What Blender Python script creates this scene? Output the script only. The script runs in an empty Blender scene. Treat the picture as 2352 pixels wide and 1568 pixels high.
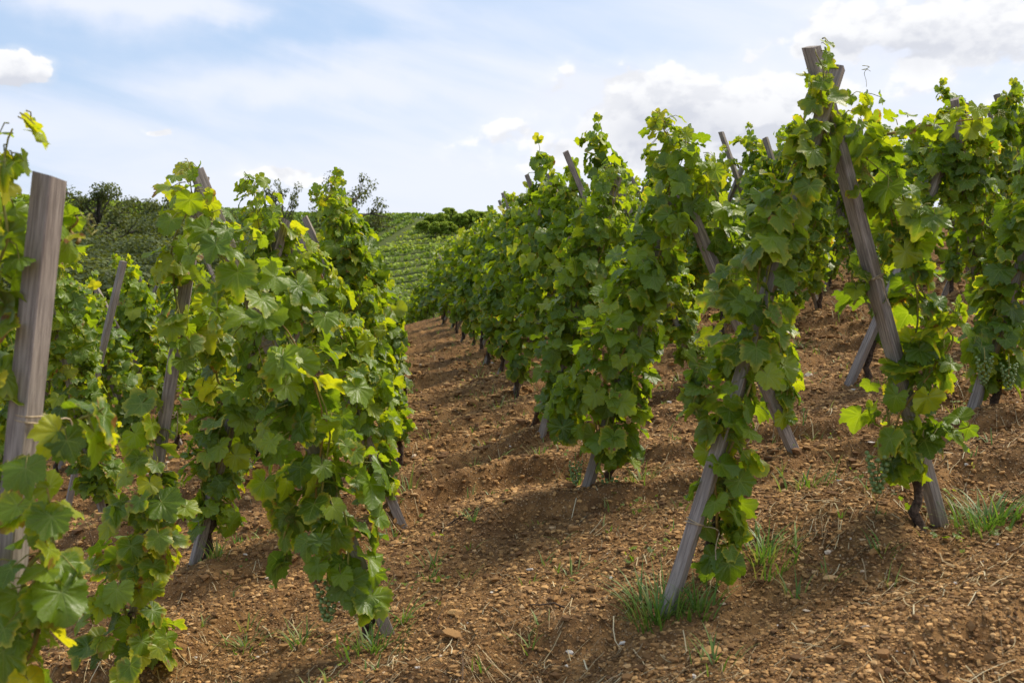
import bpy, math, random
import numpy as np
from mathutils import Vector, Matrix, Euler
R = math.radians
S = bpy.context.scene
COL = S.collection
# ------------------------------------------------------------------ camera
# world: y runs down the vine rows, x to the right, z up, the eye is the origin
cam = bpy.data.objects.new("camera", bpy.data.cameras.new("camera"))
COL.objects.link(cam); S.camera = cam
cam.data.lens = 35; cam.data.sensor_width = 36
cam.data.clip_start = .05; cam.data.clip_end = 5000
cam.rotation_euler = (R(90-4.85), 0, -R(6.5))
cam.data.dof.use_dof = True; cam.data.dof.focus_distance = 5.6; cam.data.dof.aperture_fstop = 5.6
# ------------------------------------------------------------------ light
SUN_EL, SUN_AZ = 52, 62            # azimuth from +y towards +x
S.view_settings.view_transform = 'Standard'; S.view_settings.look = 'None'
S.view_settings.exposure = .72; S.view_settings.gamma = 1
S.cycles.max_bounces = 7; S.cycles.diffuse_bounces = 3; S.cycles.transmission_bounces = 5
S.cycles.transparent_max_bounces = 6; S.cycles.sample_clamp_indirect = 6
sun = bpy.data.objects.new("sun", bpy.data.lights.new("sun", 'SUN')); COL.objects.link(sun)
sun.data.energy = 3.1; sun.data.angle = R(18); sun.data.color = (1, .91, .76)
_sd = Vector((math.sin(R(SUN_AZ))*math.cos(R(SUN_EL)), math.cos(R(SUN_AZ))*math.cos(R(SUN_EL)), math.sin(R(SUN_EL))))
sun.rotation_euler = _sd.to_track_quat('Z', 'Y').to_euler()
W = bpy.data.worlds.new("World"); S.world = W; W.use_nodes = True

class NT:
    """small helper to write node maths"""
    def __init__(s, tree): s.t = tree; s.n = tree.nodes; s.l = tree.links
    def put(s, sock, v):
        if isinstance(v, bpy.types.NodeSocket): s.l.new(v, sock)
        elif isinstance(v, (tuple, list)) and len(v) == 3 and sock.type == 'RGBA': sock.default_value = (*v, 1)
        else: sock.default_value = v
    def m(s, op, a, b=0.0, c=None, clamp=False):
        n = s.n.new('ShaderNodeMath'); n.operation = op; n.use_clamp = clamp
        s.put(n.inputs[0], a); s.put(n.inputs[1], b)
        if c is not None: s.put(n.inputs[2], c)
        return n.outputs[0]
    def ss(s, v, a, b, lo=0., hi=1.):
        n = s.n.new('ShaderNodeMapRange'); n.interpolation_type = 'SMOOTHSTEP'
        s.put(n.inputs[0], v); s.put(n.inputs[1], a); s.put(n.inputs[2], b); s.put(n.inputs[3], lo); s.put(n.inputs[4], hi)
        return n.outputs[0]
    def comb(s, x, y, z):
        n = s.n.new('ShaderNodeCombineXYZ'); s.put(n.inputs[0], x); s.put(n.inputs[1], y); s.put(n.inputs[2], z); return n.outputs[0]
    def sep(s, v):
        n = s.n.new('ShaderNodeSeparateXYZ'); s.put(n.inputs[0], v); return n.outputs
    def noise(s, vec, sc, det=4, rough=.55, dist=0., dim='3D', col=False):
        n = s.n.new('ShaderNodeTexNoise'); n.noise_dimensions = dim; s.put(n.inputs['Vector'], vec)
        n.inputs['Scale'].default_value = sc; n.inputs['Detail'].default_value = det
        n.inputs['Roughness'].default_value = rough; n.inputs['Distortion'].default_value = dist
        return n.outputs[1 if col else 0]
    def mix(s, f, a, b, mode='MIX'):
        n = s.n.new('ShaderNodeMix'); n.data_type = 'RGBA'; n.blend_type = mode
        s.put(n.inputs[0], f); s.put(n.inputs[6], a); s.put(n.inputs[7], b); return n.outputs[2]
    def node(s, typ, **kw):
        n = s.n.new(typ)
        for k, v in kw.items(): s.put(n.inputs[k], v)
        return n

def build_sky():
    t = NT(W.node_tree); bg = W.node_tree.nodes['Background']
    sky = t.n.new('ShaderNodeTexSky'); sky.sky_type = 'NISHITA'; sky.sun_disc = False
    sky.sun_elevation = R(SUN_EL); sky.sun_rotation = R(SUN_AZ); sky.air_density = 1.0; sky.dust_density = 1.2
    tc = t.n.new('ShaderNodeTexCoord'); D = tc.outputs['Generated']
    x, y, z = t.sep(D)
    az = t.m('ARCTAN2', x, y); el = t.m('ARCSINE', z)
    K = 1/2286.7
    wn = t.n.new('ShaderNodeTexNoise'); t.put(wn.inputs['Vector'], t.comb(az, el, .4)); wn.inputs['Scale'].default_value = 26; wn.inputs['Detail'].default_value = 5
    wc = t.sep(wn.outputs['Color']); azw = t.m('ADD', az, t.m('MULTIPLY', t.m('SUBTRACT', wc[0], .5), .09)); elw = t.m('ADD', el, t.m('MULTIPLY', t.m('SUBTRACT', wc[1], .5), .035))
    def blob(px, py, wx, wy, soft=1.0):     # smooth elliptical region of the sky, 1 at centre
        a = t.m('DIVIDE', t.m('SUBTRACT', azw, math.atan((px-915)*K)), wx*K)
        b = t.m('DIVIDE', t.m('SUBTRACT', elw, math.atan((590-py)*K)), wy*K)
        d = t.m('SQRT', t.m('ADD', t.m('MULTIPLY', a, a), t.m('MULTIPLY', b, b)))
        return t.ss(d, 1.0+.0*soft, .0)
    def addall(v):
        o = v[0]
        for w in v[1:]: o = t.m('MAXIMUM', o, w)
        return o
    # thin high cloud: streaks drawn out along gentle arcs
    rot = t.m('ADD', el, t.m('MULTIPLY', az, .22))
    v1 = t.comb(t.m('MULTIPLY', az, 1.3), t.m('MULTIPLY', rot, 6.0), 3.1)
    n1 = t.noise(v1, 2.2, 7, .52, .55)
    v2 = t.comb(t.m('MULTIPLY', az, 1.0), t.m('MULTIPLY', el, 4.0), 7.7)
    n2 = t.noise(v2, 1.7, 4, .5, .6)
    right = t.ss(az, -.35, .42)             # the veil thickens to the right
    low = t.ss(el, .30, .0)                 # and towards the horizon
    bias = t.m('ADD', t.m('MULTIPLY', right, .20), t.m('MULTIPLY', low, .20))
    bias = t.m('ADD', bias, t.m('MULTIPLY', blob(330, 30, 420, 130), .34))
    bias = t.m('ADD', bias, t.m('MULTIPLY', blob(700, 210, 460, 70), .16))
    bias = t.m('SUBTRACT', bias, t.m('MULTIPLY', blob(60, 130, 420, 170), .12))
    bias = t.m('SUBTRACT', bias, t.m('MULTIPLY', blob(700, 95, 330, 50), .14))
    v = t.m('ADD', t.m('ADD', t.m('MULTIPLY', n1, .6), t.m('MULTIPLY', n2, .4)), bias)
    veil = t.ss(v, .44, .80)
    # pale blue of the photograph: the physical sky lifted by the haze of high cloud
    base = t.mix(.68, sky.outputs[0], (4.6, 6.0, 8.2))
    col = t.mix(t.m('MULTIPLY', veil, .88), base, (7.1, 7.35, 8.25))
    # cumulus
    def vv(dy): return t.comb(az, t.m('MULTIPLY', t.m('ADD', el, dy), 1.5), 1.9)
    def bumps(vec):
        big = t.noise(vec, 7.0, 9, .56, .15)
        vor = t.n.new('ShaderNodeTexVoronoi'); vor.feature = 'SMOOTH_F1'; t.put(vor.inputs['Vector'], vec)
        vor.inputs['Scale'].default_value = 30; vor.inputs['Detail'].default_value = 2; vor.inputs['Smoothness'].default_value = .6
        return t.m('ADD', big, t.m('MULTIPLY', t.m('SUBTRACT', .5, vor.outputs['Distance']), .16))
    b0 = bumps(vv(0.)); b1 = bumps(vv(.014))
    reg = addall([blob(1490, 285, 560, 230), blob(1790, 300, 460, 240), blob(1400, 350, 520, 120), blob(2260, 130, 460, 260), blob(1900, 130, 300, 100), blob(60, 215, 210, 70), blob(-60, 190, 160, 60),
                  t.m('MULTIPLY', blob(388, 320, 60, 26), .95), t.m('MULTIPLY', blob(110, 308, 90, 22), .7), t.m('MULTIPLY', blob(640, 408, 210, 40), .75),
                  t.m('MULTIPLY', blob(1250, 330, 420, 130), .75), t.m('MULTIPLY', blob(2000, 90, 420, 130), .8), t.m('MULTIPLY', blob(2250, 330, 500, 160), .8),
                  t.m('MULTIPLY', blob(740, 412, 130, 22), .6)])
    dn = t.m('ADD', t.m('MULTIPLY', reg, 1.12), t.m('MULTIPLY', t.m('SUBTRACT', b0, .52), 1.9))
    m0 = t.m('MAXIMUM', t.ss(dn, .42, .60), t.m('MULTIPLY', t.ss(dn, .10, .9), .55))
    b2 = t.noise(vv(.02), 13.0, 7, .6, .3); b3 = t.noise(vv(.0), 13.0, 7, .6, .3)
    shade = t.ss(t.m('ADD', t.m('SUBTRACT', b1, b0), t.m('MULTIPLY', t.m('SUBTRACT', b2, b3), .5)), -.05, .09)
    deep = t.ss(dn, .5, 1.15)                                 # the thick middle of a cloud is greyer
    belly = addall([blob(1560, 315, 330, 90), blob(1850, 360, 420, 120), blob(2240, 370, 300, 80), t.m('MULTIPLY', blob(2100, 160, 500, 60), .6), blob(90, 238, 170, 26)])
    sh = t.m('MULTIPLY', t.m('ADD', t.m('MULTIPLY', shade, .5), t.m('ADD', t.m('MULTIPLY', deep, .15), t.m('MULTIPLY', belly, .75))), 1.0, clamp=True)
    cc = t.mix(sh, (7.9, 7.95, 8.1), (5.5, 5.7, 6.3))
    col = t.mix(m0, col, cc)
    t.put(bg.inputs[0], col); bg.inputs[1].default_value = .078
build_sky()

# ------------------------------------------------------------------ helpers
CW = cam.rotation_euler.to_matrix()
F = 2286.7                                   # focal length in pixels of the 2352 wide picture
def ray(px, py):
    d = CW @ Vector(((px-1176)/F, (784-py)/F, -1)); return d/d.y
def P(px, py, Y): return ray(px, py)*Y       # point at distance Y along the rows

_rs = np.random.RandomState(7)
_perm = _rs.permutation(256); _perm = np.concatenate([_perm, _perm, _perm])
_gr = _rs.uniform(0, 2*np.pi, 256); _gx, _gy = np.cos(_gr), np.sin(_gr)
def perlin(x, y):
    x = np.asarray(x, float); y = np.asarray(y, float)
    xi = np.floor(x).astype(int); yi = np.floor(y).astype(int); xf = x-xi; yf = y-yi
    xi &= 255; yi &= 255
    u = xf**3*(xf*(xf*6-15)+10); v = yf**3*(yf*(yf*6-15)+10)
    def g(a, b, fx, fy):
        h = _perm[_perm[a]+b]; return _gx[h]*fx+_gy[h]*fy
    a = g(xi, yi, xf, yf); b = g(xi+1, yi, xf-1, yf); c = g(xi, yi+1, xf, yf-1); d = g(xi+1, yi+1, xf-1, yf-1)
    return (a+(b-a)*u)*(1-v)+(c+(d-c)*u)*v
def sst(v, a, b):
    t = np.clip((v-a)/(b-a), 0, 1); return t*t*(3-2*t)
def bend(y): return -.0062*np.maximum(0, np.asarray(y, float)-14)**2
def land(x, y):
    x = np.asarray(x, float); y = np.asarray(y, float)
    near = -1.48+4.0*np.tanh(x/20)-.020*np.maximum(0, y-19.5)**2-.0035*np.maximum(0, -x-6)**2
    near = np.maximum(near, -9)
    far = -8+15*sst(y, 105, 185)+.06*np.maximum(0, -x-12)*sst(y, 110, 185)+.9*perlin(x*.03+3, y*.03)*sst(y, 85, 130)*(1-.6*sst(y, 150, 185))
    w = sst(y, 42, 84)
    return near*(1-w)+far*w
def micro(x, y):
    x = np.asarray(x, float); y = np.asarray(y, float)
    f = 1-sst(y, 25, 45)
    wob = 1.1*perlin(x*.55+9, y*.5)+.35*perlin(x*1.9, y*1.7)
    ph = (y-.16*x)/.86+wob
    s = ph-np.floor(ph)                       # ridges across the path: gentle rise, short step down
    rid = np.where(s < .17, s/.17, (1-s)/.83); rid = rid*rid*(3-2*rid)
    amp = .030+.05*np.clip(perlin(x*.8, y*.6+4)+.3, 0, 1)
    h = rid*amp*2.0+.05*perlin(x*1.3, y*1.3)+.030*perlin(x*3.7, y*3.7)+.018*perlin(x*9, y*9)
    h = h+.024*np.abs(perlin(x*17, y*17))+.014*np.abs(perlin(x*37, y*37))+.006*perlin(x*71, y*71)
    return h*f
def ground(x, y): return land(x, y)+micro(x, y)
def gz(x, y): return float(ground(x, y))
def G(px, py):                                # where the ray through a pixel meets the ground
    d = ray(px, py); Y = 1.2
    while Y < 400:
        if d.z*Y <= float(land(d.x*Y, Y))+.02: break
        Y *= 1.004
    return Vector((d.x*Y, Y, gz(d.x*Y, Y)))

def link(o, parent=None):
    COL.objects.link(o)
    if parent is not None: o.parent = parent
    return o
def tag(o, label=None, cat=None, group=None, kind=None):
    if label: o['label'] = label
    if cat: o['category'] = cat
    if group: o['group'] = group
    if kind: o['kind'] = kind
    return o
def empty(name, loc, rz=0):
    o = bpy.data.objects.new(name, None); o.location = loc; o.rotation_euler = (0, 0, rz); o.empty_display_size = .1
    return link(o)
def copy_tree(o, parent=None):
    c = o.copy(); link(c); c.parent = parent
    for ch in list(o.children): copy_tree(ch, c)
    return c

class MB:
    """collects polygons and builds them as ONE mesh object"""
    def __init__(s): s.v = []; s.f = []; s.m = []; s.c = []
    def poly(s, pts, faces, mi=0, col=None):
        n = len(s.v); s.v += [tuple(p) for p in pts]; s.f += [tuple(i+n for i in f) for f in faces]; s.m += [mi]*len(faces)
        s.c += [col or (0, 0, 0, 1)]*len(pts)
    def tube(s, pts, rad, sides=6, mi=0, cap=True, col=None):
        pts = [Vector(p) for p in pts]; n = len(pts); V = []
        if not hasattr(rad, '__len__'): rad = [rad]*n
        up = Vector((.31, .2, .93)).normalized()
        for i, p in enumerate(pts):
            t = (pts[min(i+1, n-1)]-pts[max(i-1, 0)])
            if t.length < 1e-9: t = Vector((0, 0, 1))
            t.normalize(); a = t.cross(up)
            if a.length < .05: a = t.cross(Vector((1, 0, 0)))
            a.normalize(); b = t.cross(a)
            for k in range(sides):
                w = 2*math.pi*k/sides; V.append(p+(a*math.cos(w)+b*math.sin(w))*rad[i])
        Fc = [(i*sides+k, i*sides+(k+1) % sides, (i+1)*sides+(k+1) % sides, (i+1)*sides+k) for i in range(n-1) for k in range(sides)]
        if cap: Fc += [tuple(range(sides-1, -1, -1)), tuple((n-1)*sides+k for k in range(sides))]
        s.poly(V, Fc, mi, col)
    def build(s, name, mats, parent=None, smooth=True, attr=False):
        me = bpy.data.meshes.new(name); me.from_pydata(s.v, [], s.f)
        for mt in (mats if isinstance(mats, (list, tuple)) else [mats]): me.materials.append(mt)
        if s.f:
            me.polygons.foreach_set('material_index', s.m)
            me.polygons.foreach_set('use_smooth', [smooth]*len(s.f))
        if attr:
            a = me.color_attributes.new('tone', 'FLOAT_COLOR', 'POINT'); a.data.foreach_set('color', np.array(s.c, np.float32).ravel())
        me.update()
        return link(bpy.data.objects.new(name, me), parent)

# ------------------------------------------------------------------ materials
def material(name):
    m = bpy.data.materials.new(name); m.use_nodes = True
    t = NT(m.node_tree); b = m.node_tree.nodes['Principled BSDF']; return m, t, b
def bump(t, b, h, st, dist=.01):
    n = t.n.new('ShaderNodeBump'); n.inputs['Strength'].default_value = st; n.inputs['Distance'].default_value = dist
    t.put(n.inputs['Height'], h); t.l.new(n.outputs[0], b.inputs['Normal']); return n

def leaf_material(name='vine_leaf', tree=False, gain=1.0):
    m, t, b = material(name)
    at = t.n.new('ShaderNodeAttribute'); at.attribute_name = 'leafcol'
    age, rf, edge = t.sep(at.outputs['Color']); rnd = at.outputs['Alpha']
    ramp = t.n.new('ShaderNodeValToRGB'); t.put(ramp.inputs[0], age); cr = ramp.color_ramp
    if tree == 2: stops = [(0, (.065, .12, .015)), (.5, (.22, .32, .03)), (1, (.38, .44, .06))]
    elif tree: stops = [(0, (.036, .052, .018)), (.5, (.080, .104, .032)), (1, (.155, .18, .05))]
    else: stops = [(0, (.050, .100, .008)), (.28, (.112, .188, .009)), (.55, (.190, .280, .011)), (.80, (.305, .360, .013)), (1, (.45, .44, .022))]
    cr.elements[0].position = 0; cr.elements[0].color = (*stops[0][1], 1); cr.elements[1].position = 1; cr.elements[1].color = (*stops[-1][1], 1)
    for p, c in stops[1:-1]:
        e = cr.elements.new(p); e.color = (*c, 1)
    col = ramp.outputs[0]
    if not tree:
        uv = t.n.new('ShaderNodeUVMap'); al, pe, _ = t.sep(uv.outputs[0])
        main = t.ss(t.m('DIVIDE', pe, t.m('SUBTRACT', 1.15, al)), .030, .008)
        fr = t.m('FRACT', t.m('MULTIPLY', t.m('SUBTRACT', al, t.m('MULTIPLY', pe, .85)), 6.5))
        sec = t.m('MULTIPLY', t.ss(t.m('ABSOLUTE', t.m('SUBTRACT', fr, .5)), .10, .02), .45)
        vein = t.m('MAXIMUM', main, sec)
        tc = t.n.new('ShaderNodeTexCoord')
        n = t.noise(tc.outputs['Object'], 55, 3, .6)
        n2 = t.noise(tc.outputs['Object'], 22, 2, .6)
        col = t.mix(t.ss(n, .3, .8, 0, .35), col, (.15, .25, .03))
        em = t.m('MULTIPLY', t.ss(t.m('ADD', rf, t.m('MULTIPLY', t.m('SUBTRACT', n2, .5), .7)), .74, 1.0), edge)
        col = t.mix(em, col, (.42, .40, .035))
        br = t.m('MULTIPLY', t.ss(t.m('ADD', t.m('MULTIPLY', rf, .25), n2), .78, .88), t.ss(edge, .45, .8))
        col = t.mix(br, col, (.20, .085, .025))
        col = t.mix(t.m('MULTIPLY', vein, .55), col, (.27, .36, .09))
        h = t.m('ADD', t.m('MULTIPLY', fr, .35), t.m('ADD', t.m('MULTIPLY', n, .8), t.m('MULTIPLY', vein, -.6)))
        bump(t, b, h, .5, .004)
    geo = t.n.new('ShaderNodeNewGeometry')
    front = t.mix(t.m('MULTIPLY', geo.outputs['Backfacing'], .45), col, (.17, .24, .10) if not tree else (.10, .12, .05))
    t.put(b.inputs['Base Color'], front)
    b.inputs['Roughness'].default_value = .38 if not tree else .6
    b.inputs['Specular IOR Level'].default_value = .5 if not tree else .2
    tr = t.n.new('ShaderNodeBsdfTranslucent')
    t.put(tr.inputs[0], t.mix(1.0, col, (2.25, 2.0, .5), 'MULTIPLY'))
    mx = t.n.new('ShaderNodeMixShader'); mx.inputs[0].default_value = .48 if not tree else .28
    t.l.new(b.outputs[0], mx.inputs[1]); t.l.new(tr.outputs[0], mx.inputs[2])
    t.l.new(mx.outputs[0], m.node_tree.nodes['Material Output'].inputs[0])
    return m
M = {}
M['leaf'] = leaf_material()
M['tree_leaf'] = leaf_material('tree_leaf', True)
M['far_leaf'] = leaf_material('far_vine_leaf', 2)

def wood_material():
    m, t, b = material('weathered_wood')
    tc = t.n.new('ShaderNodeTexCoord'); oi = t.n.new('ShaderNodeObjectInfo')
    x, y, z = t.sep(tc.outputs['Object']); r = oi.outputs['Random']
    zz = t.m('ADD', t.m('MULTIPLY', z, .055), t.m('MULTIPLY', r, 13))
    wob = t.noise(t.comb(t.m('MULTIPLY', x, 2), t.m('MULTIPLY', y, 2), t.m('ADD', z, r)), 3, 3, .5)
    v = t.comb(t.m('ADD', x, t.m('MULTIPLY', wob, .018)), t.m('ADD', y, t.m('MULTIPLY', wob, .012)), zz)
    g1 = t.noise(v, 150, 5, .65); g2 = t.noise(v, 45, 3, .6)
    big = t.noise(t.comb(x, y, t.m('ADD', z, t.m('MULTIPLY', r, 9))), 4, 4, .6)
    c = t.mix(t.ss(g1, .3, .7), (.14, .115, .10), (.42, .365, .315))
    c = t.mix(t.ss(g2, .52, .72, 0, .6), c, (.07, .055, .05))
    c = t.mix(t.ss(big, .35, .7, 0, .45), c, (.20, .155, .115))
    c = t.mix(t.m('MULTIPLY', r, .25), c, (.33, .28, .25))
    t.put(b.inputs['Base Color'], c); b.inputs['Roughness'].default_value = .85; b.inputs['Specular IOR Level'].default_value = .2
    bump(t, b, t.m('ADD', g1, g2), .55, .004)
    return m
M['wood'] = wood_material()
def simple(name, c1, c2, sc=20, rough=.8, bs=.3, bd=.005, spec=.25):
    m, t, b = material(name); tc = t.n.new('ShaderNodeTexCoord')
    n = t.noise(tc.outputs['Object'], sc, 5, .6)
    t.put(b.inputs['Base Color'], t.mix(t.ss(n, .3, .7), c1, c2)); b.inputs['Roughness'].default_value = rough
    b.inputs['Specular IOR Level'].default_value = spec
    bump(t, b, n, bs, bd); return m
M['bark'] = simple('vine_bark', (.028, .018, .012), (.12, .08, .055), 60, .9, .9, .01)
M['cane'] = simple('green_shoot', (.16, .18, .035), (.30, .25, .06), 30, .55)
M['cane2'] = simple('ripening_shoot', (.20, .13, .035), (.34, .22, .06), 30, .55)
M['twine'] = simple('straw_twine', (.30, .22, .13), (.50, .40, .26), 90, .9)
M['grape'] = simple('unripe_grape', (.11, .17, .04), (.20, .27, .08), 40, .38, .1, .002, .5)
M['tree_bark'] = simple('tree_bark', (.06, .05, .042), (.16, .14, .12), 6, .9)

def tone_material(name, stops, rough=.85, bs=.5):
    m, t, b = material(name)
    at = t.n.new('ShaderNodeAttribute'); at.attribute_name = 'tone'; a, _, _ = t.sep(at.outputs['Color'])
    ramp = t.n.new('ShaderNodeValToRGB'); t.put(ramp.inputs[0], a); cr = ramp.color_ramp
    cr.elements[0].color = (*stops[0][1], 1); cr.elements[1].color = (*stops[-1][1], 1)
    for p, c in stops[1:-1]:
        e = cr.elements.new(p); e.color = (*c, 1)
    tc = t.n.new('ShaderNodeTexCoord'); n = t.noise(tc.outputs['Object'], 60, 5, .65)
    col = t.mix(t.ss(n, .35, .75, 0, .5), ramp.outputs[0], t.mix(.5, ramp.outputs[0], (.12, .08, .05)))
    t.put(b.inputs['Base Color'], col); b.inputs['Roughness'].default_value = rough; b.inputs['Specular IOR Level'].default_value = .2
    bump(t, b, n, bs, .006)
    return m
M['stone'] = tone_material('field_stone', [(0, (.12, .060, .024)), (.3, (.31, .168, .060)), (.6, (.54, .31, .115)), (.85, (.52, .35, .18)), (1, (.66, .60, .52))])
M['straw'] = tone_material('dry_straw', [(0, (.10, .065, .04)), (.4, (.30, .21, .11)), (.8, (.50, .40, .22)), (1, (.58, .50, .32))], .8, .1)
def grass_material():
    m, t, b = material('grass_blade')
    at = t.n.new('ShaderNodeAttribute'); at.attribute_name = 'tone'; a, _, _ = t.sep(at.outputs['Color'])
    ramp = t.n.new('ShaderNodeValToRGB'); t.put(ramp.inputs[0], a); cr = ramp.color_ramp
    cr.elements[0].color = (.045, .11, .02, 1); cr.elements[1].color = (.42, .35, .15, 1)
    e = cr.elements.new(.5); e.color = (.14, .24, .035, 1)
    t.put(b.inputs['Base Color'], ramp.outputs[0]); b.inputs['Roughness'].default_value = .5
    tr = t.n.new('ShaderNodeBsdfTranslucent'); t.put(tr.inputs[0], t.mix(1., ramp.outputs[0], (1.6, 1.6, .7), 'MULTIPLY'))
    mx = t.n.new('ShaderNodeMixShader'); mx.inputs[0].default_value = .35
    t.l.new(b.outputs[0], mx.inputs[1]); t.l.new(tr.outputs[0], mx.inputs[2]); t.l.new(mx.outputs[0], m.node_tree.nodes['Material Output'].inputs[0])
    return m
M['grass'] = grass_material()
def soil_material():
    m, t, b = material('stony_soil')
    tc = t.n.new('ShaderNodeTexCoord'); v = tc.outputs['Object']; x, y, z = t.sep(v)
    n1 = t.noise(v, 1.2, 5, .6); n2 = t.noise(v, 9, 6, .65); n3 = t.noise(v, 70, 5, .7)
    c = t.mix(t.ss(n2, .35, .7), (.13, .066, .024), (.35, .19, .070))
    c = t.mix(t.ss(n1, .42, .68, 0, .5), c, (.12, .066, .034))
    vo = t.n.new('ShaderNodeTexVoronoi'); t.put(vo.inputs['Vector'], v); vo.inputs['Scale'].default_value = 75; vo.inputs['Randomness'].default_value = 1
    cv = t.sep(vo.outputs['Color'])
    peb = t.m('MULTIPLY', t.ss(vo.outputs['Distance'], .5, .3), t.ss(cv[0], .45, .6))
    c = t.mix(t.m('MULTIPLY', peb, .7), c, t.mix(cv[1], (.30, .17, .08), (.50, .34, .19)))
    c = t.mix(t.ss(n3, .55, .75, 0, .5), c, (.42, .28, .15)); c = t.mix(t.ss(n3, .45, .25, 0, .7), c, (.085, .05, .028))
    # far ground: meadow and vineyard soil overgrown
    far = t.ss(y, 34, 60)
    nf = t.noise(v, .12, 5, .6); nf2 = t.noise(v, 2.0, 4, .6)
    cf = t.mix(t.ss(nf, .4, .6), (.070, .095, .025), (.095, .12, .034)); cf = t.mix(t.ss(nf2, .45, .7, 0, .5), cf, (.07, .055, .03))
    t.put(b.inputs['Base Color'], t.mix(far, c, cf)); b.inputs['Roughness'].default_value = .95; b.inputs['Specular IOR Level'].default_value = .12
    h = t.m('ADD', t.m('MULTIPLY', n2, .8), t.m('ADD', t.m('MULTIPLY', n3, .7), t.m('MULTIPLY', peb, .6)))
    bump(t, b, h, .9, .022)
    return m
M['soil'] = soil_material()

# ------------------------------------------------------------------ ground
def axis(dense0, dense1, step, lo, hi, gr):
    a = list(np.arange(dense0, dense1, step)); s = step
    while a[-1] < hi: s *= gr; a.append(a[-1]+s)
    s = step; b = []; c = dense0
    while c > lo: s *= gr; c -= s; b.append(c)
    return np.array(b[::-1]+a)
gx = axis(-1.4, 3.2, .015, -900, 900, 1.035); gy = axis(2.6, 7.4, .014, -60, 1500, 1.018)
def grid_mesh(name, X, Y, Z, mat):
    nx, ny = len(X), len(Y)
    me = bpy.data.meshes.new(name); co = np.empty((ny, nx, 3), np.float32)
    co[..., 0] = X[None]; co[..., 1] = Y[:, None]; co[..., 2] = Z
    me.vertices.add(nx*ny); me.vertices.foreach_set('co', co.ravel())
    i = (np.arange(ny-1)[:, None]*nx+np.arange(nx-1)[None]).ravel()
    lp = np.stack([i, i+1, i+nx+1, i+nx], 1).astype(np.int32).ravel(); n = len(i)
    me.loops.add(n*4); me.loops.foreach_set('vertex_index', lp)
    me.polygons.add(n); me.polygons.foreach_set('loop_start', np.arange(0, n*4, 4, dtype=np.int32))
    me.update(calc_edges=True); me.polygons.foreach_set('use_smooth', np.ones(n, bool)); me.materials.append(mat)
    return link(bpy.data.objects.new(name, me))
XX, YY = np.meshgrid(gx, gy)
ZZ = ground(XX, YY)
tag(grid_mesh('ground', gx, gy, ZZ, M['soil']), 'stony orange brown vineyard soil running to green far slopes', kind='structure')

# ------------------------------------------------------------------ leaves
VEINS = [90, 38, 142, -22, 202]
def outline(th, rng_shape):
    """radius of a grape leaf at angle th (deg, tip at 90)"""
    a = abs(((th-90+180) % 360)-180)            # 0 at tip .. 180 at petiole
    k = [(0, 1.0), (12, .88), (27, rng_shape[0]), (38, .82), (52, .93), (66, .80), (80, rng_shape[1]), (92, .73), (112, .80), (130, .70), (148, .62), (163, .50), (172, .27), (180, .06)]
    for (a0, r0), (a1, r1) in zip(k, k[1:]):
        if a <= a1:
            f = (a-a0)/(a1-a0); f = f*f*(3-2*f); return r0+(r1-r0)*f
    return .06
def leaf_template(nout, rings, seed):
    rg = random.Random(seed)
    sh = (rg.uniform(.68, .84), rg.uniform(.62, .78)); fold = rg.uniform(-.10, .45); droop = rg.uniform(.0, .8)
    wa = rg.uniform(.05, .15); wp = rg.uniform(0, 6); wk = rg.choice([3, 4, 5]); asym = rg.uniform(-.08, .08); tw = rg.uniform(-.45, .45); pucker = rg.uniform(.04, .11)
    ph = [rg.uniform(0, 6.28) for _ in range(4)]; cr_ = rg.uniform(.02, .06)
    ths = []
    for i in range(nout+1): ths.append(-88+356*i/nout)
    V = [(0, 0, 0)]; rf = [0.]; fr = [0.5, 1.0] if rings == 2 else [1.0]
    if rings == 3: fr = [.35, .7, 1.0]
    def z(x, y, th, q):
        r = math.hypot(x, y)
        vd = min(abs(((th-v+180) % 360)-180) for v in VEINS)
        return -droop*max(0, y)**2*.5-droop*.3*r*r+fold*abs(x)*.6-.15*fold+wa*math.sin(wk*R(th)+wp)*q*q+pucker*math.sin(min(vd, 28)/28*math.pi)*q+tw*x*y*.5+cr_*(math.sin(5.3*x+ph[0])*math.cos(4.7*y+ph[1])+.6*math.sin(9.1*x+ph[2])*math.sin(8.3*y+ph[3]))
    for q in fr:
        for i, th in enumerate(ths):
            r = outline(th, sh)
            if q == 1.0 and nout >= 16: r *= 1+(.045 if i % 2 == 0 else -.045)*(1 if .2 < r else 0)+rg.uniform(-.045, .045)
            else: r = r*(1 if q == 1.0 else .97)
            r *= 1+asym*math.cos(R(th))
            x, y = q*r*math.cos(R(th)), q*r*math.sin(R(th))
            V.append((x, y, z(x, y, th, q))); rf.append(q)
    n = nout+1; loops = []; start = []; uv = []
    def vn(i):
        mid = (ths[i]+ths[i+1])/2; v = min(VEINS, key=lambda w: abs(((mid-w+180) % 360)-180)); return R(v)
    def add(idx, i):
        v = vn(i); start.append(len(loops))
        for k in idx:
            x, y, _ = V[k]; loops.append(k)
            uv.append((x*math.cos(v)+y*math.sin(v), abs(-x*math.sin(v)+y*math.cos(v))))
    for i in range(nout):
        add((0, 1+i, 2+i), i)
        for q in range(len(fr)-1):
            a = 1+q*n+i; add((a, a+n, a+n+1, a+1), i)
    return dict(V=np.array(V, np.float32), rf=np.array(rf, np.float32), loops=np.array(loops, np.int32), start=np.array(start, np.int32), uv=np.array(uv, np.float32))
TPL = {0: [leaf_template(54, 3, s) for s in range(22)], 1: [leaf_template(26, 2, s+20) for s in range(8)], 2: [leaf_template(11, 1, s+40) for s in range(6)]}
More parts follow.
